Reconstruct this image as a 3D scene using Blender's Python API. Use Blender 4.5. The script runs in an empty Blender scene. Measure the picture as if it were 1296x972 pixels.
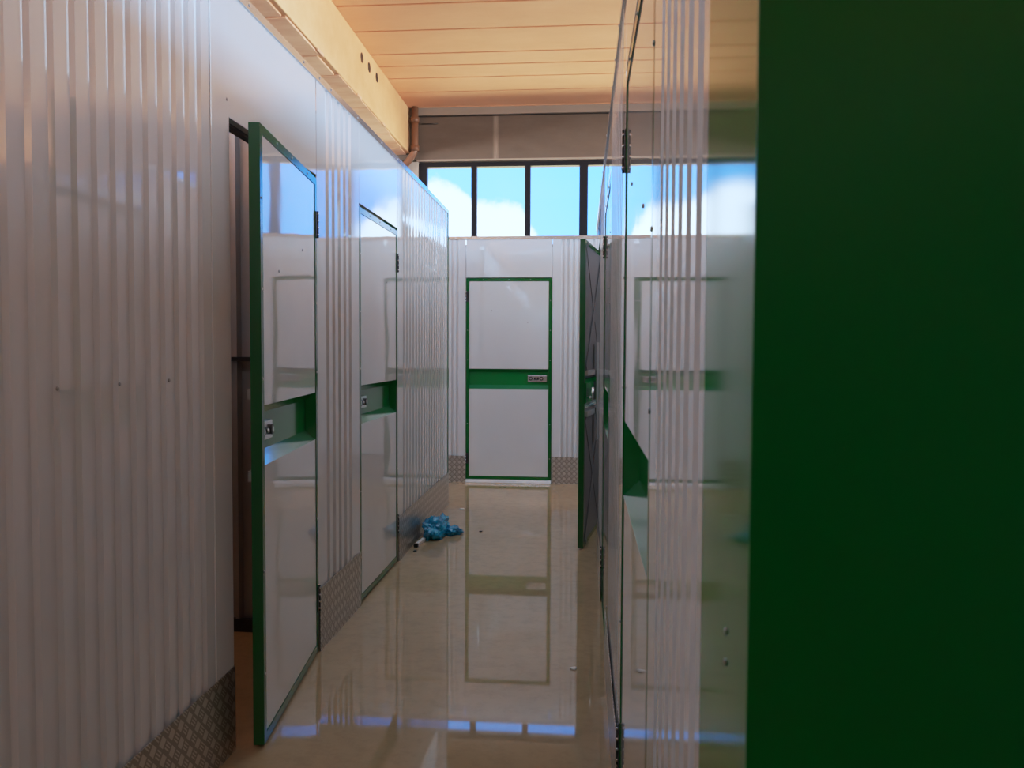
import bpy, bmesh, math, random
from mathutils import Vector, Matrix, noise
random.seed(4)
S = bpy.context.scene
COL = S.collection

# ------------------------------------------------------------------ measures (metres)
H = 1.35                      # eye height
XL, XR = -1.162, 0.111        # faces of the two corridor walls
YF, YB = 8.156, 10.32         # face of the end partition, face of the window wall
ZL, ZR, ZE = 2.549, 2.385, 2.497
ZC = 4.425                    # ceiling
DW, DH = 0.872, 2.092         # storage door leaf
KZ = 0.285                    # kick plate height

# ------------------------------------------------------------------ materials
def mat(name):
    m = bpy.data.materials.new(name); m.use_nodes = True
    nt = m.node_tree; nt.nodes.clear()
    out = nt.nodes.new('ShaderNodeOutputMaterial')
    b = nt.nodes.new('ShaderNodeBsdfPrincipled')
    nt.links.new(b.outputs[0], out.inputs[0])
    return m, nt, b, out

def N(nt, t, **kw):
    n = nt.nodes.new(t)
    for k, v in kw.items():
        if k.startswith('i_'): n.inputs[k[2:].replace('_', ' ')].default_value = v
        else: setattr(n, k, v)
    return n

def coords(nt, scale=(1, 1, 1)):
    tc = N(nt, 'ShaderNodeNewGeometry')
    mp = N(nt, 'ShaderNodeMapping'); mp.inputs['Scale'].default_value = scale
    nt.links.new(tc.outputs['Position'], mp.inputs['Vector'])
    return mp.outputs[0]

def noise_tex(nt, vec, scale, detail=3, rough=.5):
    n = N(nt, 'ShaderNodeTexNoise'); n.inputs['Scale'].default_value = scale
    n.inputs['Detail'].default_value = detail; n.inputs['Roughness'].default_value = rough
    nt.links.new(vec, n.inputs['Vector']); return n.outputs['Fac']

def ramp(nt, fac, stops):
    r = N(nt, 'ShaderNodeValToRGB'); e = r.color_ramp.elements
    while len(e) < len(stops): e.new(.5)
    for el, (p, c) in zip(e, stops):
        el.position = p; el.color = (*c, 1) if len(c) == 3 else c
    nt.links.new(fac, r.inputs[0]); return r.outputs[0]

def bump(nt, b, h, strength, dist=.01, prev=None):
    n = N(nt, 'ShaderNodeBump'); n.inputs['Strength'].default_value = strength
    n.inputs['Distance'].default_value = dist
    nt.links.new(h, n.inputs['Height'])
    if prev: nt.links.new(prev, n.inputs['Normal'])
    nt.links.new(n.outputs[0], b.inputs['Normal']); return n.outputs[0]

def paint(name, col, rough=.1, ior=1.5, wave=0., wscale=(1, 1, 1), metallic=0., coat=0., var=.06):
    m, nt, b, _ = mat(name)
    v = coords(nt)
    c0 = tuple(x * (1 - var) for x in col); c1 = tuple(min(1, x * (1 + var)) for x in col)
    nt.links.new(ramp(nt, noise_tex(nt, v, 2.3, 4), [(.3, c0), (.7, c1)]), b.inputs['Base Color'])
    b.inputs['Roughness'].default_value = rough; b.inputs['IOR'].default_value = ior
    b.inputs['Metallic'].default_value = metallic
    b.inputs['Coat Weight'].default_value = coat; b.inputs['Coat Roughness'].default_value = .03
    if wave:
        bump(nt, b, noise_tex(nt, coords(nt, wscale), 2.0, 1), wave, .02)
    return m

WHITE = paint('white_coated_sheet', (.56, .575, .585), .055, 1.8, .02, (1.6, 1.6, .9), var=.02)
WHITED = paint('white_door_sheet', (.57, .585, .59), .035, 2.0, .075, (1.2, 1.2, 1.6), var=.02)
GREEN = paint('green_powder_coat', (.003, .085, .010), .16, 1.5)
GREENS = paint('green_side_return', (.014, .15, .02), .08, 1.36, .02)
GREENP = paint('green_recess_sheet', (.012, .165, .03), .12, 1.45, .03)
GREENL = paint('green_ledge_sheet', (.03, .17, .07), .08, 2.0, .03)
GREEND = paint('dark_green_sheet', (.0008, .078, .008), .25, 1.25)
GREY = paint('grey_liner', (.13, .122, .126), .35, 1.4)
GREYL = paint('unit_liner', (.40, .39, .385), .32, 1.5, metallic=.4)
BLACK = paint('black_steel', (.012, .012, .013), .4)
STEEL = paint('zinc_steel', (.62, .63, .64), .25, metallic=1.)
ALU = paint('bright_trim', (.72, .74, .75), .16, metallic=.9)
SCREWM = paint('screw_head', (.3, .3, .3), .3, metallic=.8)
FRAMEM = paint('window_frame_dark', (.007, .008, .012), .5, 1.3)
PIPEM = paint('brown_pipe', (.17, .09, .055), .35)
PLASW = paint('white_plastic', (.75, .74, .72), .3)
BLACKP = paint('black_plastic', (.01, .01, .01), .4)
SILLM = paint('pale_threshold', (.85, .88, .92), .1, 2.0)
WHITEE = paint('white_end_sheet', (.56, .57, .575), .12, 1.8, 0, var=.01)

def make_floor():
    m, nt, b, _ = mat('beige_epoxy')
    v = coords(nt)
    n1 = noise_tex(nt, v, 1.3, 5, .6); n2 = noise_tex(nt, v, 14, 4, .7)
    c1 = ramp(nt, n1, [(.25, (.335, .25, .142)), (.75, (.405, .31, .182))])
    c2 = ramp(nt, n2, [(.35, (.80, .80, .80)), (.55, (1, 1, 1))])
    mx = N(nt, 'ShaderNodeMix', data_type='RGBA', blend_type='MULTIPLY'); mx.inputs['Factor'].default_value = .6
    nt.links.new(c1, mx.inputs['A']); nt.links.new(c2, mx.inputs['B'])
    nt.links.new(mx.outputs['Result'], b.inputs['Base Color'])
    b.inputs['Roughness'].default_value = .032
    b.inputs['IOR'].default_value = 1.65
    p = bump(nt, b, noise_tex(nt, coords(nt, (1, .6, 1)), 1.1, 1), .02, .03)
    return m
FLOORM = make_floor()

def make_plank(name, a, c, lines=True):
    m, nt, b, _ = mat(name)
    n1 = noise_tex(nt, coords(nt, (.5, 1.2, 1.5)), 1.6, 4, .6)
    n2 = noise_tex(nt, coords(nt, (1.5, 9, 9)), 5, 5, .7)
    c1 = ramp(nt, n1, [(.28, a), (.72, c)])
    c2 = ramp(nt, n2, [(.25, (.85, .83, .81)), (.42, (1, 1, 1))])
    mx = N(nt, 'ShaderNodeMix', data_type='RGBA', blend_type='MULTIPLY'); mx.inputs['Factor'].default_value = .45
    nt.links.new(c1, mx.inputs['A']); nt.links.new(c2, mx.inputs['B'])
    nt.links.new(mx.outputs['Result'], b.inputs['Base Color'])
    b.inputs['Roughness'].default_value = .75
    bump(nt, b, n2, .15, .01)
    return m
CEILM = make_plank('ceiling_board', (.80, .455, .27), (.90, .55, .345))
BEAMM = make_plank('beam_timber', (.58, .36, .195), (.70, .46, .265))
BEAMU = make_plank('beam_underside', (.50, .26, .16), (.80, .57, .41))
GROOVE = paint('plank_gap', (.12, .06, .03), .9)

def make_lintel():
    m, nt, b, _ = mat('lintel_render')
    n1 = noise_tex(nt, coords(nt, (1.2, 1, 4)), 2, 6, .65)
    c1 = ramp(nt, n1, [(.25, (.09, .073, .060)), (.8, (.125, .104, .087))])
    # pale lime run down the render by the second pane
    g = N(nt, 'ShaderNodeNewGeometry'); sx = N(nt, 'ShaderNodeSeparateXYZ')
    nt.links.new(g.outputs['Position'], sx.inputs[0])
    d = N(nt, 'ShaderNodeMath', operation='SUBTRACT'); d.inputs[1].default_value = -1.12
    nt.links.new(sx.outputs[0], d.inputs[0])
    w = N(nt, 'ShaderNodeMath', operation='ABSOLUTE'); nt.links.new(d.outputs[0], w.inputs[0])
    f = N(nt, 'ShaderNodeMapRange'); f.inputs[1].default_value = .012; f.inputs[2].default_value = .045
    f.inputs[3].default_value = .5; f.inputs[4].default_value = 0
    nt.links.new(w.outputs[0], f.inputs[0])
    nn = N(nt, 'ShaderNodeMath', operation='MULTIPLY')
    nt.links.new(f.outputs[0], nn.inputs[0]); nt.links.new(noise_tex(nt, coords(nt, (30, 1, 2)), 3, 3), nn.inputs[1])
    mx = N(nt, 'ShaderNodeMix', data_type='RGBA'); mx.inputs['B'].default_value = (.5, .46, .41, 1)
    nt.links.new(nn.outputs[0], mx.inputs['Factor']); nt.links.new(c1, mx.inputs['A'])
    nt.links.new(mx.outputs['Result'], b.inputs['Base Color'])
    b.inputs['Roughness'].default_value = .8
    return m
LINTELM = make_lintel()
PLASTER = paint('grey_render', (.42, .40, .37), .8)
CONC = paint('pale_concrete_band', (.27, .245, .215), .8)

def make_tread(name, axis):
    """five-bar tread plate: squares on the diagonal, bars turned in every other square"""
    m, nt, b, _ = mat(name)
    g = N(nt, 'ShaderNodeNewGeometry'); sx = N(nt, 'ShaderNodeSeparateXYZ')
    nt.links.new(g.outputs['Position'], sx.inputs[0])
    def M(op, a, c=None):
        n = N(nt, 'ShaderNodeMath', operation=op)
        for i, q in enumerate((a, c)):
            if q is None: continue
            if isinstance(q, (int, float)): n.inputs[i].default_value = q
            else: nt.links.new(q, n.inputs[i])
        return n.outputs[0]
    s, z = sx.outputs[axis], sx.outputs[2]
    P = .036
    u = M('DIVIDE', M('ADD', s, z), P * 1.414); v = M('DIVIDE', M('SUBTRACT', s, z), P * 1.414)
    fu, fv = M('FRACT', u), M('FRACT', v)
    par = M('FLOORED_MODULO', M('ADD', M('FLOOR', u), M('FLOOR', v)), 2)
    eu = M('GREATER_THAN', M('SUBTRACT', .44, M('ABSOLUTE', M('SUBTRACT', fu, .5))), .06)
    ev = M('GREATER_THAN', M('SUBTRACT', .44, M('ABSOLUTE', M('SUBTRACT', fv, .5))), .06)
    barh = M('MULTIPLY', M('GREATER_THAN', M('SINE', M('MULTIPLY', fu, math.pi * 2 * 4)), .1), par)
    hgt = M('MULTIPLY', M('MULTIPLY', M('ADD', M('SUBTRACT', 1, par), barh), eu), ev)
    nt.links.new(ramp(nt, hgt, [(0, (.30, .275, .24)), (1, (.58, .55, .51))]), b.inputs['Base Color'])
    b.inputs['Metallic'].default_value = .85; b.inputs['Roughness'].default_value = .3
    bump(nt, b, hgt, .55, .0016)
    return m
TREADY = make_tread('tread_plate_along', 1)
TREADX = make_tread('tread_plate_across', 0)

def make_glass():
    m, nt, b, out = mat('window_glass')
    nt.nodes.remove(b)
    t = N(nt, 'ShaderNodeBsdfTransparent'); t.inputs[0].default_value = (.97, .985, .985, 1)
    g = N(nt, 'ShaderNodeBsdfGlossy'); g.inputs['Roughness'].default_value = .01
    f = N(nt, 'ShaderNodeFresnel'); f.inputs['IOR'].default_value = 1.12
    mx = N(nt, 'ShaderNodeMixShader')
    nt.links.new(f.outputs[0], mx.inputs[0]); nt.links.new(t.outputs[0], mx.inputs[1]); nt.links.new(g.outputs[0], mx.inputs[2])
    nt.links.new(mx.outputs[0], out.inputs[0]); return m
GLASS = make_glass()

def make_bag():
    m, nt, b, _ = mat('blue_plastic_film')
    v = coords(nt)
    nt.links.new(ramp(nt, noise_tex(nt, v, 22, 4), [(.3, (.002, .14, .32)), (.55, (.005, .31, .58)), (.8, (.03, .50, .74))]), b.inputs['Base Color'])
    b.inputs['Roughness'].default_value = .16; b.inputs['IOR'].default_value = 1.6
    b.inputs['Subsurface Weight'].default_value = 0
    b.inputs['Transmission Weight'].default_value = .15
    bump(nt, b, noise_tex(nt, v, 45, 3), .5, .012)
    return m
BAGM = make_bag()

# ------------------------------------------------------------------ mesh helpers
class MB:
    def __init__(s): s.bm = bmesh.new()
    def box(s, x0, x1, y0, y1, z0, z1, bev=0.):
        vs = [s.bm.verts.new((x, y, z)) for x in (x0, x1) for y in (y0, y1) for z in (z0, z1)]
        fs = [s.bm.faces.new([vs[i] for i in q]) for q in
              ((0, 1, 3, 2), (4, 6, 7, 5), (0, 4, 5, 1), (2, 3, 7, 6), (0, 2, 6, 4), (1, 5, 7, 3))]
        if bev:
            es = list({e for f in fs for e in f.edges})
            bmesh.ops.bevel(s.bm, geom=es, offset=bev, segments=2, profile=.5, affect='EDGES')
        return s
    def quad(s, *pts):
        s.bm.faces.new([s.bm.verts.new(p) for p in pts]); return s
    def bar(s, p, q, r, seg=12, caps=True, r2=None):
        p, q = Vector(p), Vector(q); d = (q - p).normalized()
        a = d.orthogonal().normalized(); b = d.cross(a)
        ring = []
        for c, rr in ((p, r), (q, r if r2 is None else r2)):
            ring.append([s.bm.verts.new(c + rr * (math.cos(t) * a + math.sin(t) * b)) for t in [2 * math.pi * i / seg for i in range(seg)]])
        for i in range(seg):
            j = (i + 1) % seg
            f = s.bm.faces.new((ring[0][i], ring[0][j], ring[1][j], ring[1][i])); f.smooth = True
        if caps:
            s.bm.faces.new(ring[0][::-1]); s.bm.faces.new(ring[1])
        return s
    def flat_bar(s, p, q, w, t, n):
        """strip from p to q, w wide across, t thick along normal n"""
        p, q, n = Vector(p), Vector(q), Vector(n)
        d = (q - p).normalized(); c = d.cross(n).normalized() * w / 2; n = n * t
        vs = [s.bm.verts.new(a + e * c + g * n) for a in (p, q) for e in (-1, 1) for g in (0, 1)]
        for f in ((0, 1, 3, 2), (4, 6, 7, 5), (0, 4, 5, 1), (2, 3, 7, 6), (0, 2, 6, 4), (1, 5, 7, 3)):
            s.bm.faces.new([vs[i] for i in f])
        return s
    def strip(s, prof, z0, z1, fn):
        """sheet swept from z0 to z1 along a profile of (s, depth); fn(s, depth, z) -> point"""
        a = [s.bm.verts.new(fn(p[0], p[1], z0)) for p in prof]
        b = [s.bm.verts.new(fn(p[0], p[1], z1)) for p in prof]
        for i in range(len(prof) - 1):
            s.bm.faces.new((a[i], a[i + 1], b[i + 1], b[i]))
        return s
    def tube(s, pts, r, seg=16):
        pts = [Vector(p) for p in pts]; rings = []
        for i, p in enumerate(pts):
            d = (pts[min(i + 1, len(pts) - 1)] - pts[max(i - 1, 0)]).normalized()
            a = d.cross(Vector((0, 1, 0))).normalized(); b = d.cross(a)
            rings.append([s.bm.verts.new(p + r * (math.cos(2 * math.pi * k / seg) * a + math.sin(2 * math.pi * k / seg) * b)) for k in range(seg)])
        for A, B in zip(rings, rings[1:]):
            for k in range(seg):
                f = s.bm.faces.new((A[k], A[(k + 1) % seg], B[(k + 1) % seg], B[k])); f.smooth = True
        s.bm.faces.new(rings[0][::-1]); s.bm.faces.new(rings[-1]); return s
    def build(s, name, m, parent=None, fix=True):
        if fix: bmesh.ops.recalc_face_normals(s.bm, faces=s.bm.faces)
        me = bpy.data.meshes.new(name); s.bm.to_mesh(me); s.bm.free()
        me.materials.append(m)
        o = bpy.data.objects.new(name, me); COL.objects.link(o)
        if parent: o.parent = parent
        return o

def empty(name, loc=(0, 0, 0), rz=0.):
    o = bpy.data.objects.new(name, None); COL.objects.link(o)
    o.location = loc; o.rotation_euler = (0, 0, rz); o.empty_display_size = .1; return o

def tag(o, label=None, cat=None, group=None, kind=None):
    if label: o['label'] = label
    if cat: o['category'] = cat
    if group: o['group'] = group
    if kind: o['kind'] = kind
    return o

def struct(o, label=None):
    return tag(o, label, None, None, 'structure')

def box(name, m, dims, parent=None, bev=0.):
    return MB().box(*dims, bev=bev).build(name, m, parent)

def screw_mesh():
    mb = MB(); mb.bar((0, 0, 0), (0, .0025, 0), .0055, 10, True, .0035)
    bmesh.ops.recalc_face_normals(mb.bm, faces=mb.bm.faces)
    me = bpy.data.meshes.new('screw'); mb.bm.to_mesh(me); mb.bm.free(); me.materials.append(SCREWM); return me
SCREW = screw_mesh()
def screw(parent, loc, rz=0.):                  # head points along local +y
    o = bpy.data.objects.new('screw', SCREW); COL.objects.link(o)
    o.parent = parent; o.location = loc; o.rotation_euler = (0, 0, rz); return o

def rib_profile(a, b, f0, f1, pitch, depth=.010, top=.46):
    """flat margin f0, then trapezoid grooves pressed into the sheet, flat margin f1"""
    L = b - a - f0 - f1; n = max(1, round(L / pitch)); p = L / n
    pts = [(a, 0)]
    s0 = a + f0
    for i in range(n):
        s = s0 + i * p
        w = p * (1 - top) / 2
        for ds, dd in ((w * .0, 0), (w * .42, 1), (p - p * top - w * .42, 1), (p - p * top, 0)):
            pts.append((s + ds, -depth * dd))
    pts.append((b, 0))
    return pts

# ------------------------------------------------------------------ building shell
fl = struct(box('floor', FLOORM, (-9, 9, -9, YB + .2, -.12, 0)), 'glossy beige epoxy floor of the storage hall')

cl = empty('ceiling'); struct(cl, 'peach coloured boarded ceiling high above the corridor')
box('backing', GROOVE, (-9, 9, -9, YB + .2, ZC + .05, ZC + .12), cl)
joints = [7.23, 7.815, 8.425, 8.78, 9.175, 9.67, 10.248]
y = 7.23
while y > -8.4: y -= .6; joints.insert(0, y)
joints.append(10.40)
for a, b in zip(joints, joints[1:]):
    box('plank', CEILM, (-9, 9, a + .014, b - .014, ZC, ZC + .05), cl, .004)

bm_ = empty('beam', (-2.23, 0, 3.847)); struct(bm_, 'pale timber coloured beam running along above the left partition')
MB().box(-.42, 0, -9, YB - .002, .012, ZC - 3.847 - .002, .008).build('beam_body', BEAMM, bm_)
ub = MB(); yy = -9.
rr = random.Random(3)
while yy < YB - .05:
    L = rr.choice((.5, .8, 1.0, .65)); e = min(yy + L, YB - .01)
    ub.box(-.40 + rr.uniform(0, .02), -.008 - rr.uniform(0, .04), yy + .025, e, rr.uniform(-.006, 0), .014)
    yy += L
ub.build('underside_board', BEAMU, bm_)
for i, yh in enumerate((8.066, 8.345, 8.66)):
    h_ = MB().bar((.0005, yh, 4.27 - 3.847), (.0025, yh, 4.27 - 3.847), .05, 20).build('hole', BLACK, bm_); h_['label'] = 'dark round hole'
for a, b, z in ((7.9, 7.93, 3.86), (8.9, 8.94, 3.87), (6.7, 6.74, 3.86)):
    box('chipped_edge', BEAMU, (-.012, .003, a, b + .12, .0, .03), bm_, .003)

wb = empty('wall_back'); struct(wb, 'brown rendered outer wall above and below the window strip')
WZ0, WZ1 = 2.62, 3.765
WX0, WX1 = -2.12, 6.1
box('lintel', LINTELM, (-9, 9, YB, YB + .25, WZ1 + .012, 4.315), wb)
box('lintel_edge', CONC, (WX0 - .02, 9, YB - .02, YB + .25, WZ1 - .012, WZ1 + .012), wb)
box('painted_shadow_line', BLACK, (-2.2, 9, YB + .01, YB + .25, 4.315, 4.333), wb)  # black strip painting in the shadow line below the upper band
box('upper_band', CONC, (-9, 9, YB - .03, YB + .25, 4.333, ZC), wb)
box('lower_wall', PLASTER, (-9, 9, YB, YB + .25, 0, WZ0), wb)
box('pier', PLASTER, (-2.70, WX0, YB, YB + .25, WZ0, WZ1 - .012), wb)
box('pier', PLASTER, (WX1, 9, YB, YB + .25, WZ0, WZ1 - .012), wb)
box('pier', PLASTER, (-9, -8.2, YB, YB + .25, WZ0, WZ1 - .012), wb)
MB().bar((-2.07, YB - .03, 4.225), (-1.86, YB - .03, 4.225), .006, 8).build('bracket_rod', BLACK, wb)

def window(name, x0, x1, step, first, label):
    w = empty(name, (0, YB, 0)); struct(w, label)
    zt, zb = 3.745, 2.64
    fr = MB()
    fr.box(x0, x1, .03, .13, zt - .055, zt); fr.box(x0, x1, .03, .13, zb, zb + .06)
    fr.box(x0, x0 + .105, .03, .13, zb + .06, zt - .055); fr.box(x1 - .07, x1, .03, .13, zb + .06, zt - .055)
    fr.build('window_frame', FRAMEM, w)
    xs = []; x = first; k = 1
    edges = [x0 + .105]
    while x + .15 < x1:
        ww = .108 if k % 3 == 0 else .07
        box('mullion', FRAMEM, (x, x + ww, .03, .13, zb + .06, zt - .055), w)
        edges += [x, x + ww]; x += step + (ww - .07); k += 1
    edges.append(x1 - .07)
    for a, b in zip(edges[::2], edges[1::2]):
        box('pane', GLASS, (a, b, .078, .084, zb + .06, zt - .055), w)
    return w
window('window_1', WX0, WX1, .690, -1.44, 'dark framed strip window above the end partition')
window('window_2', -8.2, -2.70, .690, -7.5, 'dark framed strip window left of the beam')

# outer side walls with tall openings and the loading side behind the camera
ws = empty('wall_left_outer'); struct(ws, 'outer side wall of the hall far left')
box('lower_wall', PLASTER, (-9.2, -9, -9, YB, 0, 2.4), ws); box('upper_wall', PLASTER, (-9.2, -9, -9, YB, 3.9, ZC), ws)
ws = empty('wall_right_outer'); struct(ws, 'outer side wall of the hall far right')
box('lower_wall', PLASTER, (9, 9.2, -9, YB, 0, 2.4), ws); box('upper_wall', PLASTER, (9, 9.2, -9, YB, 3.9, ZC), ws)

ws = empty('wall_front'); struct(ws, 'outer wall of the hall behind the viewer')
box('wall_body', PLASTER, (-9, 9, -9.2, -9, 0, ZC), ws)

# ------------------------------------------------------------------ corridor partitions
def left_fn(s, d, z): return (XL + d, s, z)
def right_fn(s, d, z): return (XR - d, s, z)

L1a, L1b = 2.590, 3.465          # openings in the left wall
L2a, L2b = 4.142, 5.018
LEND = 6.935
wl = empty('wall_left'); struct(wl, 'white corrugated partition along the left of the corridor')
def sheet(name, fn, prof, z0, z1, m, parent): return MB().strip(prof, z0, z1, fn).build(name, m, parent)

# near run, behind the camera up to the open door
sheet('corrugated_sheet', left_fn, rib_profile(-1.2, 2.455, .02, .02, .0775), .0, ZL - .03, WHITE, wl)
MB().box(XL - .02, XL + .004, 2.455, 2.585, 0, ZL - .03, .002).build('corner_flashing', WHITE, wl)
sheet('corrugated_sheet', left_fn, rib_profile(L1b + .004, L2a - .004, .12, .10, .085), .0, ZL - .03, WHITE, wl)
sheet('corrugated_sheet', left_fn, rib_profile(L2b + .004, LEND - .03, .14, .06, .100), .0, ZL - .03, WHITE, wl)
for a, b in ((L1a, L1b), (L2a, L2b)):
    box('header_panel', WHITED, (XL - .03, XL, a, b, DH + .016, ZL - .03), wl, .002)
    box('jamb', BLACK, (XL - .08, XL - .045, a - .004, b + .004, DH + .018, DH + .06), wl)
    box('jamb', GREEN, (XL - .09, XL - .003, a - .003, a, 0, DH + .016), wl)
    box('jamb', GREEN, (XL - .09, XL - .003, b, b + .003, 0, DH + .016), wl)
for a, b in ((-1.2, 2.585), (L1b + .006, L2a - .006), (L2b + .006, LEND)):
    MB().box(XL + .0045, XL + .0075, a, b, 0, KZ, .0008).build('kick_plate', TREADY, wl)
MB().box(XL - .04, XL + .006, -1.2, LEND, ZL - .032, ZL).build('top_rail', ALU, wl)
MB().box(XL - .035, XL + .0045, LEND - .03, LEND + .004, 0, ZL - .032).build('end_trim', GREEN, wl)
for yv in [2.2, 2.75, 3.3, 3.5, 3.66, 4.1, 4.6, 5.0, 5.4, 6.0, 6.6]:
    screw(wl, (XL + .006, yv, ZL - .016), -math.pi / 2)
for yv in (1.698, 1.94, 2.186): screw(wl, (XL + .0005, yv, 1.26), -math.pi / 2)
screw(wl, (XL + .004, 2.57, 2.16), -math.pi / 2)
# unit linings behind
def inner_wall_y(yv, x0, x1, zt, parent, name='partition_panel'):
    f = lambda s, d, z: (s, yv + d, z)
    o = sheet(name, f, rib_profile(x0, x1, .02, .02, .10, .04, .72), 0, zt, GREYL, parent)
    return o
inner_wall_y(3.73, -3.6, XL - .06, 2.45, wl)
inner_wall_y(2.35, -3.6, XL - .06, 2.45, wl)
box('partition_rail', BLACK, (-3.6, XL - .06, 3.675, 3.709, 1.292, 1.312), wl)
box('partition_foot', BLACK, (-3.6, XL - .06, 3.68, 3.709, 0, .06), wl)
box('partition_panel', GREYL, (-3.62, -3.6, -1.2, LEND, 0, 2.45), wl)
sheet('end_sheet', lambda s, d, z: (s, LEND + d, z), rib_profile(-3.6, XL - .04, .02, .02, .085), 0, ZL - .03, WHITE, wl)

# right wall
RA = (5.430, 6.308); RB = (3.437, 4.314); RC = (1.335, 2.250)
RN = .752; REND = 6.935
wr = empty('wall_right'); struct(wr, 'white corrugated partition along the right of the corridor')
sheet('corrugated_sheet', right_fn, rib_profile(RN, RC[0] - .004, .03, .09, .080), 0, ZR - .03, WHITE, wr)
sheet('corrugated_sheet', right_fn, rib_profile(RC[1] + .004, RB[0] - .004, .14, .12, .085), 0, ZR - .03, WHITE, wr)
sheet('corrugated_sheet', right_fn, rib_profile(RB[1] + .004, RA[0] - .004, .14, .12, .085), 0, ZR - .03, WHITE, wr)
sheet('corrugated_sheet', right_fn, rib_profile(RA[1] + .004, REND, .14, .06, .085), 0, ZR - .03, WHITE, wr)
for a, b in (RA, RB, RC):
    box('header_panel', WHITED, (XR, XR + .03, a, b, DH + .016, ZR - .03), wr, .002)
    box('jamb', GREEN, (XR + .003, XR + .09, a - .003, a, 0, DH + .016), wr)
    box('jamb', GREEN, (XR + .003, XR + .09, b, b + .003, 0, DH + .016), wr)
    box('jamb', BLACK, (XR + .045, XR + .08, a - .004, b + .004, DH + .018, DH + .06), wr)
for a, b in ((RN + .01, RC[0] - .006), (RC[1] + .006, RB[0] - .006), (RB[1] + .006, RA[0] - .006), (RA[1] + .006, REND)):
    MB().box(XR - .0075, XR - .0045, a, b, 0, .245 if a > 1 else .01, .0008).build('kick_plate', TREADY, wr)
MB().box(XR - .006, XR + .04, RN, REND, ZR - .032, ZR).build('top_rail', ALU, wr)
for yv in [2.3, 2.6, 2.9, 3.2, 3.5, 3.9, 4.3, 4.7, 5.1]:
    screw(wr, (XR - .006, yv, ZR - .016), math.pi / 2)
inner_wall_y(6.55, XR + .06, 2.4, ZR - .1, wr)
inner_wall_y(5.2, XR + .06, 2.4, ZR - .1, wr)
inner_wall_y(1.2, XR + .06, 2.4, ZR - .1, wr)
box('partition_panel', GREYL, (2.4, 2.42, RN, REND, 0, ZR - .1), wr)
sheet('end_sheet', lambda s, d, z: (s, REND + d, z), rib_profile(XR, 2.4, .02, .02, .085), 0, ZR - .03, WHITE, wr)

# unseen sheets added beside and behind the viewer to block side light
MB().box(1.4, 1.44, -6, .5, 0, ZR).build('light_block_sheet', WHITE, wr)
MB().box(XL - .04, XL, -6, -1.2, 0, ZL).build('light_block_sheet', WHITE, wl)
MB().box(XL - .04, 1.4, -6.04, -6, 0, ZR).build('light_block_sheet', WHITE, wr)

# end partition with its door
EX0, EX1 = -1.183, -.311
we = empty('wall_end'); struct(we, 'white sheet partition closing the end of the corridor')
end_fn = lambda s, d, z: (s, YF - d, z)
def end_prof(a, b, ribs):
    pts = [(a, 0)]
    for r in ribs: pts += [(r - .016, 0), (r - .009, -.010), (r + .009, -.010), (r + .016, 0)]
    return pts + [(b, 0)]
sheet('corrugated_sheet', end_fn, end_prof(-4.5, EX0 - .004, [-4.3 + .1 * i for i in range(29)] + [-1.325, -1.275]), 0, ZE - .03, WHITEE, we)
sheet('corrugated_sheet', end_fn, end_prof(EX1 + .004, 4.5, [-.205, -.155, -.10, -.05] + [.1 + .1 * i for i in range(43)]), 0, ZE - .03, WHITEE, we)
box('header_panel', WHITED, (EX0, EX1, YF, YF + .03, 2.082, ZE - .03), we, .002)
MB().box(-4.5, 4.5, YF - .006, YF + .04, ZE - .032, ZE).build('top_rail', ALU, we)
MB().box(-4.5, EX0 - .004, YF - .0075, YF - .0045, 0, .27, .0008).build('kick_plate', TREADX, we)
MB().box(EX1 + .004, 4.5, YF - .0075, YF - .0045, 0, .27, .0008).build('kick_plate', TREADX, we)
MB().box(EX0, EX1, YF - .02, YF + .06, 0, .030, .003).build('threshold', SILLM, we)
box('partition_panel', GREYL, (EX0 - .1, EX1 + .1, YF + .12, YF + .14, 0, 2.4), we)

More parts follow.
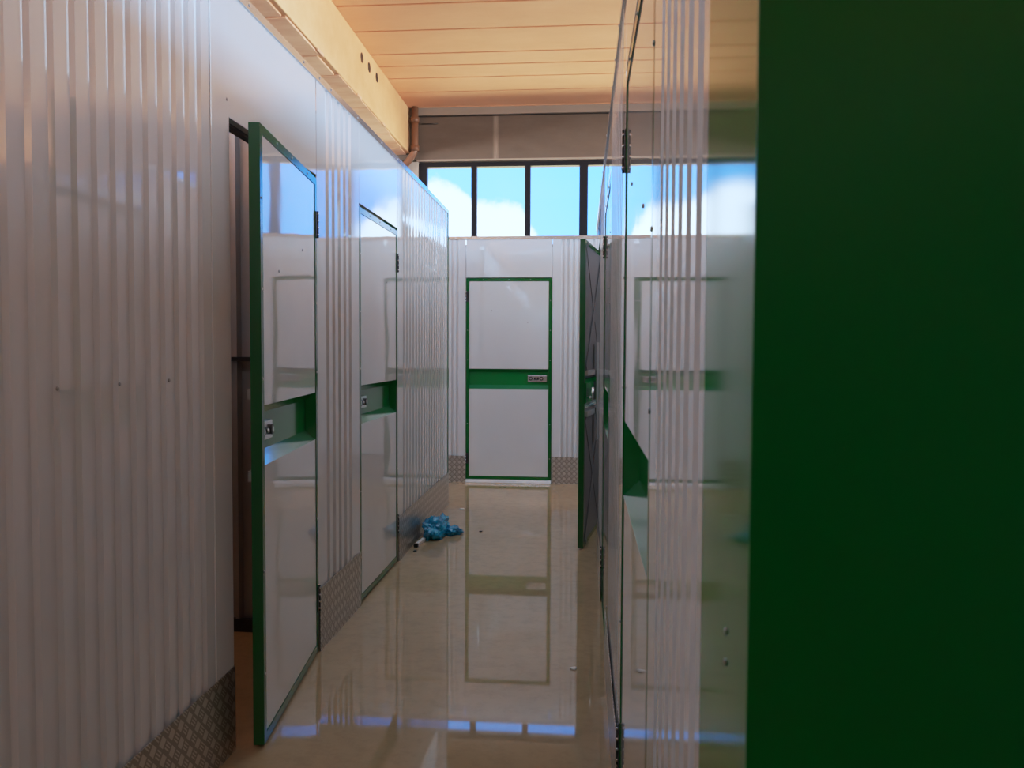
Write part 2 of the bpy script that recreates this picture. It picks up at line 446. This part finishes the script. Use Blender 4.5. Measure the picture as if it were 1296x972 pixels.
# ------------------------------------------------------------------ storage doors
def make_door(loc, rz, m, label, W=DW, HT=DH, inside=False, zb=.012):
    """leaf hinged at local origin, running along m*x, outer face at y = 0"""
    t = empty('storage_door', loc, rz)
    tag(t, label, 'door', 'storage unit doors', 'thing')
    X = lambda a, b: (min(m * a, m * b), max(m * a, m * b))
    def bx(mb, a, b, y0, y1, z0, z1, bev=0.): mb.box(*X(a, b), y0, y1, z0, z1, bev); return mb
    F = .030; T = .037; zt = HT
    r0, r1 = .957, 1.160             # recess opening
    D = .046; c0, c1 = .996, 1.128  # recess back
    fr = MB()
    bx(fr, 0, F, -T, 0, zb, zt); bx(fr, W - F, W, -T, 0, zb, zt)
    bx(fr, F, W - F, -T, 0, zb, zb + F); bx(fr, F, W - F, -T, 0, zt - F, zt)
    fr.build('door_frame', GREEN, t)
    bx(MB(), F + .001, W - F - .001, -.030, -.003, r1, zt - F - .001, .0015).build('upper_panel', WHITED, t)
    bx(MB(), F + .001, W - F - .001, -.030, -.003, zb + F + .001, r0, .0015).build('lower_panel', WHITED, t)
    bx(MB(), F, W - F, -.036, -.031, zb + F, r0 - .002).build('back_sheet', GREY, t)
    bx(MB(), F, W - F, -.036, -.031, r1 + .002, zt - F).build('back_sheet', GREY, t)
    a, b = F + .001, W - F - .001
    rc = MB()
    P = lambda s, y_, z_: (m * s, y_, z_)
    rc.quad(P(a, -D, c0), P(b, -D, c0), P(b, -D, c1), P(a, -D, c1))
    rc.quad(P(a, -.004, r1), P(b, -.004, r1), P(b, -D, c1), P(a, -D, c1))
    for s in (a, b): rc.quad(P(s, -.004, r0), P(s, -D, c0), P(s, -D, c1), P(s, -.004, r1))
    rec = rc.build('handle_recess', GREENP, t, fix=False)
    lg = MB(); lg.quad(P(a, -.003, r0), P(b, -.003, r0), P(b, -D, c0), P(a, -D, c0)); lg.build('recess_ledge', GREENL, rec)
    # latch plate by the free edge
    p0, p1 = W - F - .212, W - F - .018
    lp = bx(MB(), p0, p1, -D, -D + .016, 1.030, 1.096, .002).build('lock_plate', STEEL, t)
    lp['label'] = 'zinc latch plate'
    e = -D + .0155
    for c_ in (p1 - .055, p0 + .030):
        MB().bar(P(c_, e, 1.063), P(c_, e + .010, 1.063), .019, 18).build('lock_cylinder', BLACKP, lp)
        MB().bar(P(c_, e + .0098, 1.063), P(c_, e + .0118, 1.063), .0105, 14).build('key_barrel', STEEL, lp)
    q = MB(); bx(q, p0 + .062, p0 + .112, e, e + .003, 1.050, 1.076, .001); q.build('bolt_slot', BLACKP, lp)
    MB().bar(P(p0 + .087, e + .002, 1.063), P(p0 + .087, e + .012, 1.063), .007, 10).build('bolt_knob', STEEL, lp)
    # hinges
    for zh in (1.893, .245):
        hg = MB(); hg.bar(P(-.001, .0045, zh - .058), P(-.001, .0045, zh + .058), .0045, 12)
        bx(hg, .002, .026, .0005, .003, zh - .055, zh + .055)
        hh = hg.build('hinge', BLACK, t)
        for k in range(4): kn = MB().bar(P(-.001, .0045, zh - .045 + .03 * k - .004), P(-.001, .0045, zh - .045 + .03 * k + .004), .0055, 12).build('knuckle', STEEL, hh)
    # screws round the leaf
    for zz in (.25, .6, 1.25, 1.55, 1.85): screw(t, (m * (F * .5), -.0002, zz)); screw(t, (m * (W - F * .5), -.0002, zz))
    for s in (.2, .5, .75): screw(t, (m * s * W, -.0002, zt - F * .5))
    for s, zz in ((.3, 1.75), (.72, 1.63)): screw(t, (m * s * W, -.0032, zz))
    # stiffeners on the back
    n = Vector((0, -1, 0))
    for zz in (r0 - .055, r1 + .02): bx(MB(), F, W - F, -.056, -.0365, zz, zz + .035).build('stiffener_rail', GREYL, t)
    cx = W / 2
    for z0_, z1_ in ((r1 + .06, zt - F), (zb + F, r0 - .06)):
        for s0, s1 in ((F + .04, W - F - .04), (W - F - .04, F + .04)):
            br = MB(); br.flat_bar(P(s0, -.0365 - (.004 if s0 > s1 else 0), z0_), P(s1, -.0365 - (.004 if s0 > s1 else 0), z1_), .075, .0038, n)
            br.build('cross_brace', GREY, t)
    bx(MB(), cx - .05, cx + .05, -.068, -.0625, r0 - .25, r1 + .25).build('centre_strap', GREYL, t)
    if inside:
        for s_ in (W - F - .09, W - F - .05):
            q = MB(); q.bar(P(s_, -D - .001, 1.03), P(s_, -.078, 1.03), .008, 8); q.bar(P(s_, -.078, 1.0), P(s_, -.078, 1.1), .006, 8)
            q.build('latch_bracket', STEEL, t)
    return t

HZ = math.pi / 2
make_door((XL + .001, L1b, 0), -HZ + math.radians(6.6), 1, 'white storage door standing ajar on the left, thick green edge towards the viewer')
make_door((XL, L2b - .002, 0), -HZ, 1, 'closed white storage door on the left wall, between two corrugated stretches')
make_door((XR - .001, RA[1], 0), HZ - math.radians(8.8), -1, 'storage door standing ajar on the right, dark braced inner side showing', inside=True)
make_door((XR, RB[1] - .002, 0), HZ, -1, 'closed storage door seen edge-on just before the ajar right-hand door')
make_door((XR, RC[1] - .002, 0), HZ, -1, 'closed storage door nearest on the right wall, large green recess beside the corrugated sheet', W=RC[1] - RC[0] - .004)
make_door((EX0 + .001, YF, 0), math.pi, -1, 'white storage door with green frame and centre band at the corridor end', W=EX1 - EX0 - .002, HT=2.075, zb=.034)

# ------------------------------------------------------------------ green end panel close to the camera
ep = empty('end_panel', (XR, .54, 0)); tag(ep, 'dark green sheet metal end panel close up on the far right', 'panel', None, 'thing')
MB().box(.0, .62, 0, .003, 0, 2.38, .0006).build('front_sheet', GREEND, ep)
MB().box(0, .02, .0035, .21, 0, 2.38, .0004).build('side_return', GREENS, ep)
for zz in (1.137, 1.113): screw(ep, (-.0002, .08, zz), HZ).scale = (.5, .6, .6)
box('core', GREY, (.021, .62, .031, .205, 0, 2.37), ep)

# ------------------------------------------------------------------ drainpipe
px, py = -2.145, YB - .085
dp = empty('drainpipe', (px, py, 3.6)); tag(dp, 'brown drainpipe with an elbow at the end of the beam', 'pipe', None, 'thing')
elb = [(0, 0, .82), (0, 0, .30), (-.005, 0, .265), (-.025, 0, .225), (-.06, 0, .175), (-.11, 0, .115), (-.16, 0, .06), (-.2, 0, .01)]
MB().tube(elb, .043).build('pipe', PIPEM, dp)
for z in (.66, .30):
    MB().bar((0, 0, z - .035), (0, 0, z + .035), .054, 20).build('collar', PIPEM, dp)
MB().bar((.02, .05, .62), (.02, .083, .62), .01, 8).build('pipe_clip', BLACK, dp)

# ------------------------------------------------------------------ bag, rod, scraps on the floor
def crumple(name, loc, scale, seed, amp, sub=5, parent=None, m=BAGM, squash=.0):
    bm = bmesh.new(); bmesh.ops.create_icosphere(bm, subdivisions=sub, radius=1)
    for v in bm.verts:
        d = v.co.normalized(); q = d * 1.7 + Vector((seed, seed * .3, 0))
        r = 1 + amp * noise.noise(q) + amp * .75 * abs(noise.noise(q * 2.4)) - amp * .45 * abs(noise.noise(q * 4.6 + Vector((5, 1, 2)))) + amp * .12 * noise.noise(q * 10)
        v.co = d * r
        v.co = Vector((v.co.x * scale[0], v.co.y * scale[1], v.co.z * scale[2]))
    lo = min(v.co.z for v in bm.verts)
    for v in bm.verts:
        v.co.z = max(v.co.z, lo * .62); v.co += Vector(loc)
    for f in bm.faces: f.smooth = True
    me = bpy.data.meshes.new(name); bm.to_mesh(me); bm.free(); me.materials.append(m)
    o = bpy.data.objects.new(name, me); COL.objects.link(o)
    if parent: o.parent = parent
    return o, lo * .62
bag = empty('plastic_bag', (-1.02, 5.74, 0)); tag(bag, 'crumpled blue plastic bag on the floor at the foot of the left wall', 'bag', None, 'thing')
crumple('bag_body', (-.040, -.02, .053), (.082, .13, .084), 3.1, .36, 5, bag)
crumple('loose_film', (.075, .08, .022), (.066, .07, .030), 8.4, .6, 4, bag)
crumple('loose_film', (-.015, .20, .045), (.045, .09, .062), 12.7, .55, 4, bag)

rod = empty('tube', (-1.125, 5.39, .014)); tag(rod, 'short white tube with a black end poking out from under the blue bag', 'tube', None, 'thing')
MB().box(-.012, .012, .02, .19, -.0135, .0105, .002).build('tube_body', PLASW, rod)
MB().box(-.0135, .0135, 0, .022, -.014, .012, .002).build('end_cap', BLACKP, rod)
rod.rotation_euler = (0, 0, -.10)

def scrap(loc, sc, seed, m, name, label, cat):
    o, lo = crumple(name, (0, 0, 0), sc, seed, .5, 2, None, m)
    o.location = (loc[0], loc[1], -lo + .0005); tag(o, label, cat, 'litter on the floor', 'thing'); return o
scrap((-.027, 3.384), (.012, .012, .005), 2.2, PLASW, 'paper_scrap', 'white paper scrap on the bare floor near the right wall kick plate', 'scrap')
scrap((-1.005, 6.74), (.022, .02, .006), 4.2, PLASW, 'paper_scrap', 'white paper scrap on the floor beyond the blue bag', 'scrap')
scrap((-.745, 5.92), (.012, .012, .005), 6.2, BLACKP, 'dirt_crumb', 'dark crumb of dirt on the floor right of the blue bag', 'crumb')
scrap((-1.11, 5.29), (.012, .014, .006), 7.2, BLACKP, 'dirt_crumb', 'dark crumb of dirt in front of the white tube end', 'crumb')

# ------------------------------------------------------------------ sky and light
w = bpy.data.worlds.new('sky'); S.world = w; w.use_nodes = True
nt = w.node_tree; nt.nodes.clear()
def M(op, a, c=None, clamp=False):
    n = N(nt, 'ShaderNodeMath', operation=op); n.use_clamp = clamp
    for i, q in enumerate((a, c)):
        if q is None: continue
        if isinstance(q, (int, float)): n.inputs[i].default_value = q
        else: nt.links.new(q, n.inputs[i])
    return n.outputs[0]
def MR(v, a, b, c=0., d=1., smooth=False):
    n = N(nt, 'ShaderNodeMapRange'); n.clamp = True
    if smooth: n.interpolation_type = 'SMOOTHSTEP'
    for i, q in enumerate((a, b, c, d)): n.inputs[i + 1].default_value = q
    nt.links.new(v, n.inputs[0]); return n.outputs[0]
def MIX(f, a, b):
    n = N(nt, 'ShaderNodeMix', data_type='RGBA')
    for k, q in (('Factor', f), ('A', a), ('B', b)):
        if isinstance(q, tuple): n.inputs[k].default_value = (*q, 1)
        elif isinstance(q, (int, float)): n.inputs[k].default_value = q
        else: nt.links.new(q, n.inputs[k])
    return n.outputs['Result']
tc = N(nt, 'ShaderNodeTexCoord'); sp = N(nt, 'ShaderNodeSeparateXYZ'); nt.links.new(tc.outputs['Generated'], sp.inputs[0])
dx, dy, dz = sp.outputs
ay = M('MAXIMUM', M('ABSOLUTE', dy), .05)
az = M('DIVIDE', dx, ay); el = M('DIVIDE', dz, ay)
fc = N(nt, 'ShaderNodeFloatCurve')
cv = fc.mapping.curves[0]
pts = [(-1, .20), (-.22, .205), (-.165, .200), (-.13, .178), (-.09, .182), (-.07, .165), (-.055, .135), (-.02, .10), (.12, .09), (.185, .13), (.235, .185), (.275, .16), (.31, .08), (.48, .09), (.6, .19), (1, .24)]
fx = lambda a: (a + 1) / 2
cv.points[0].location = (0, .2); cv.points[1].location = (1, .24)
for a, t_ in pts[1:-1]: cv.points.new(fx(a), t_)
fc.mapping.update()
nt.links.new(M('MULTIPLY', M('ADD', az, 1), .5, True), fc.inputs['Value'])
nz = N(nt, 'ShaderNodeTexNoise'); nz.inputs['Scale'].default_value = 16; nz.inputs['Detail'].default_value = 6; nz.inputs['Roughness'].default_value = .6
nt.links.new(tc.outputs['Generated'], nz.inputs['Vector'])
edge = M('SUBTRACT', M('ADD', fc.outputs[0], M('MULTIPLY', M('SUBTRACT', nz.outputs['Fac'], .5), .07)), el)
cloud = MR(edge, -.010, .018, 0, 1, True)
side = MR(az, -.1, .35)
hi = MR(el, .10, .32)
sky = MIX(side, MIX(hi, (.50, 1.2, 2.7), (.34, 1.0, 2.6)), MIX(hi, (.16, .90, 3.0), (.10, .75, 2.9)))
col = MIX(cloud, sky, (3.4, 3.5, 3.7))
# sunlit yard below the horizon, bright sky behind
col = MIX(MR(dz, .015, -.015), col, (6.5, 4.9, 2.9))
lat = MIX(MR(dz, .015, -.015), (8.0, 10.6, 13.8), (21., 16.0, 12.8))
col = MIX(MR(M('ABSOLUTE', dx), .72, .85), col, lat)
col = MIX(MR(dy, .05, -.05), col, lat)
bg = N(nt, 'ShaderNodeBackground'); nt.links.new(col, bg.inputs[0]); bg.inputs[1].default_value = 1.0
wo = N(nt, 'ShaderNodeOutputWorld'); nt.links.new(bg.outputs[0], wo.inputs[0])

def fill_lamp(x, y, sx, sy_, power, col):  # unseen area light under the ceiling, added as fill for the interior
    l = bpy.data.lights.new('fill_light', 'AREA'); l.shape = 'RECTANGLE'; l.size = sx; l.size_y = sy_
    l.energy = power; l.color = col
    o = bpy.data.objects.new('fill_light', l); COL.objects.link(o); o.location = (x, y, ZC - .04); return o
fill_lamp(-.3, 5.4, 2.6, 1.8, 38, (.74, .88, 1))
fill_lamp(-.2, -1.4, 3.2, 3.0, 16, (.55, .84, 1))
fill_lamp(-2.4, .2, 1, 1, 40, (.74, .88, 1))
fill_lamp(5.2, 4.4, 4.5, 3.4, 270, (.66, .85, 1))

def portal(loc, rot, sx, sy_):                 # sampling guide over a real opening, emits nothing itself
    l = bpy.data.lights.new('opening_portal', 'AREA'); l.shape = 'RECTANGLE'; l.size = sx; l.size_y = sy_
    l.cycles.is_portal = True
    o = bpy.data.objects.new('opening_portal', l); COL.objects.link(o); o.location = loc; o.rotation_euler = rot
HP = math.pi / 2
portal((9.02, (YB - 9) / 2, 3.15), (0, HP, 0), 1.52, YB + 9)
portal((-9.02, (YB - 9) / 2, 3.15), (0, -HP, 0), 1.52, YB + 9)
portal(((WX0 + WX1) / 2, YB + .14, (WZ0 + WZ1) / 2), (-HP, 0, 0), WX1 - WX0, WZ1 - WZ0)
portal((-5.45, YB + .14, (WZ0 + WZ1) / 2), (-HP, 0, 0), 5.5, WZ1 - WZ0)

# ------------------------------------------------------------------ camera
f, yaw, pit, roll = 1023.14, .0870, .0418, .0049
cy, sy, cp, sp_ = math.cos(yaw), math.sin(yaw), math.cos(pit), math.sin(pit)
fwd = Vector((-sy * cp, cy * cp, -sp_)); right = Vector((cy, sy, 0)); up = right.cross(fwd)
r2 = math.cos(roll) * right + math.sin(roll) * up; u2 = -math.sin(roll) * right + math.cos(roll) * up
cam = bpy.data.cameras.new('camera'); co = bpy.data.objects.new('camera', cam); COL.objects.link(co)
mx = Matrix((r2, u2, -fwd)).transposed().to_4x4(); mx.translation = (0, 0, H); co.matrix_world = mx
cam.sensor_width = 36; cam.lens = f / 1296 * 36; cam.clip_start = .02
cam.dof.use_dof = True; cam.dof.focus_distance = 5.0; cam.dof.aperture_fstop = 11
S.camera = co

S.view_settings.view_transform = 'Standard'; S.view_settings.look = 'None'
S.view_settings.exposure = 0; S.view_settings.gamma = 1
S.view_settings.use_white_balance = True
S.view_settings.white_balance_temperature = 5650; S.view_settings.white_balance_tint = 4
# phone-like tone curve: straight up to .3, then a soft shoulder
S.view_settings.use_curve_mapping = True
cm = S.view_settings.curve_mapping
WL = 4.5
cm.white_level = (WL, WL, WL); cm.black_level = (0, 0, 0); cm.extend = 'HORIZONTAL'
def tone(x):
    a = .36; x *= 1.42
    return x if x <= a else a + (1 - a) * (1 - math.exp(-(x - a) / (1 - a) * .85))
cc = cm.curves[3]
cc.points[0].location = (0, 0); cc.points[1].location = (1, tone(WL))
for x in (.08, .16, .2535, .33, .42, .55, .7, .9, 1.15, 1.5, 2., 2.7, 3.6): cc.points.new(x / WL, tone(x))
for p_ in cc.points: p_.handle_type = 'AUTO_CLAMPED'
cm.update()
c = S.cycles
c.use_denoising = True; c.denoising_input_passes = 'RGB_ALBEDO_NORMAL'; c.max_bounces = 12; c.diffuse_bounces = 6; c.glossy_bounces = 6; c.transparent_max_bounces = 12
c.sample_clamp_indirect = 6; c.caustics_reflective = False; c.caustics_refractive = False
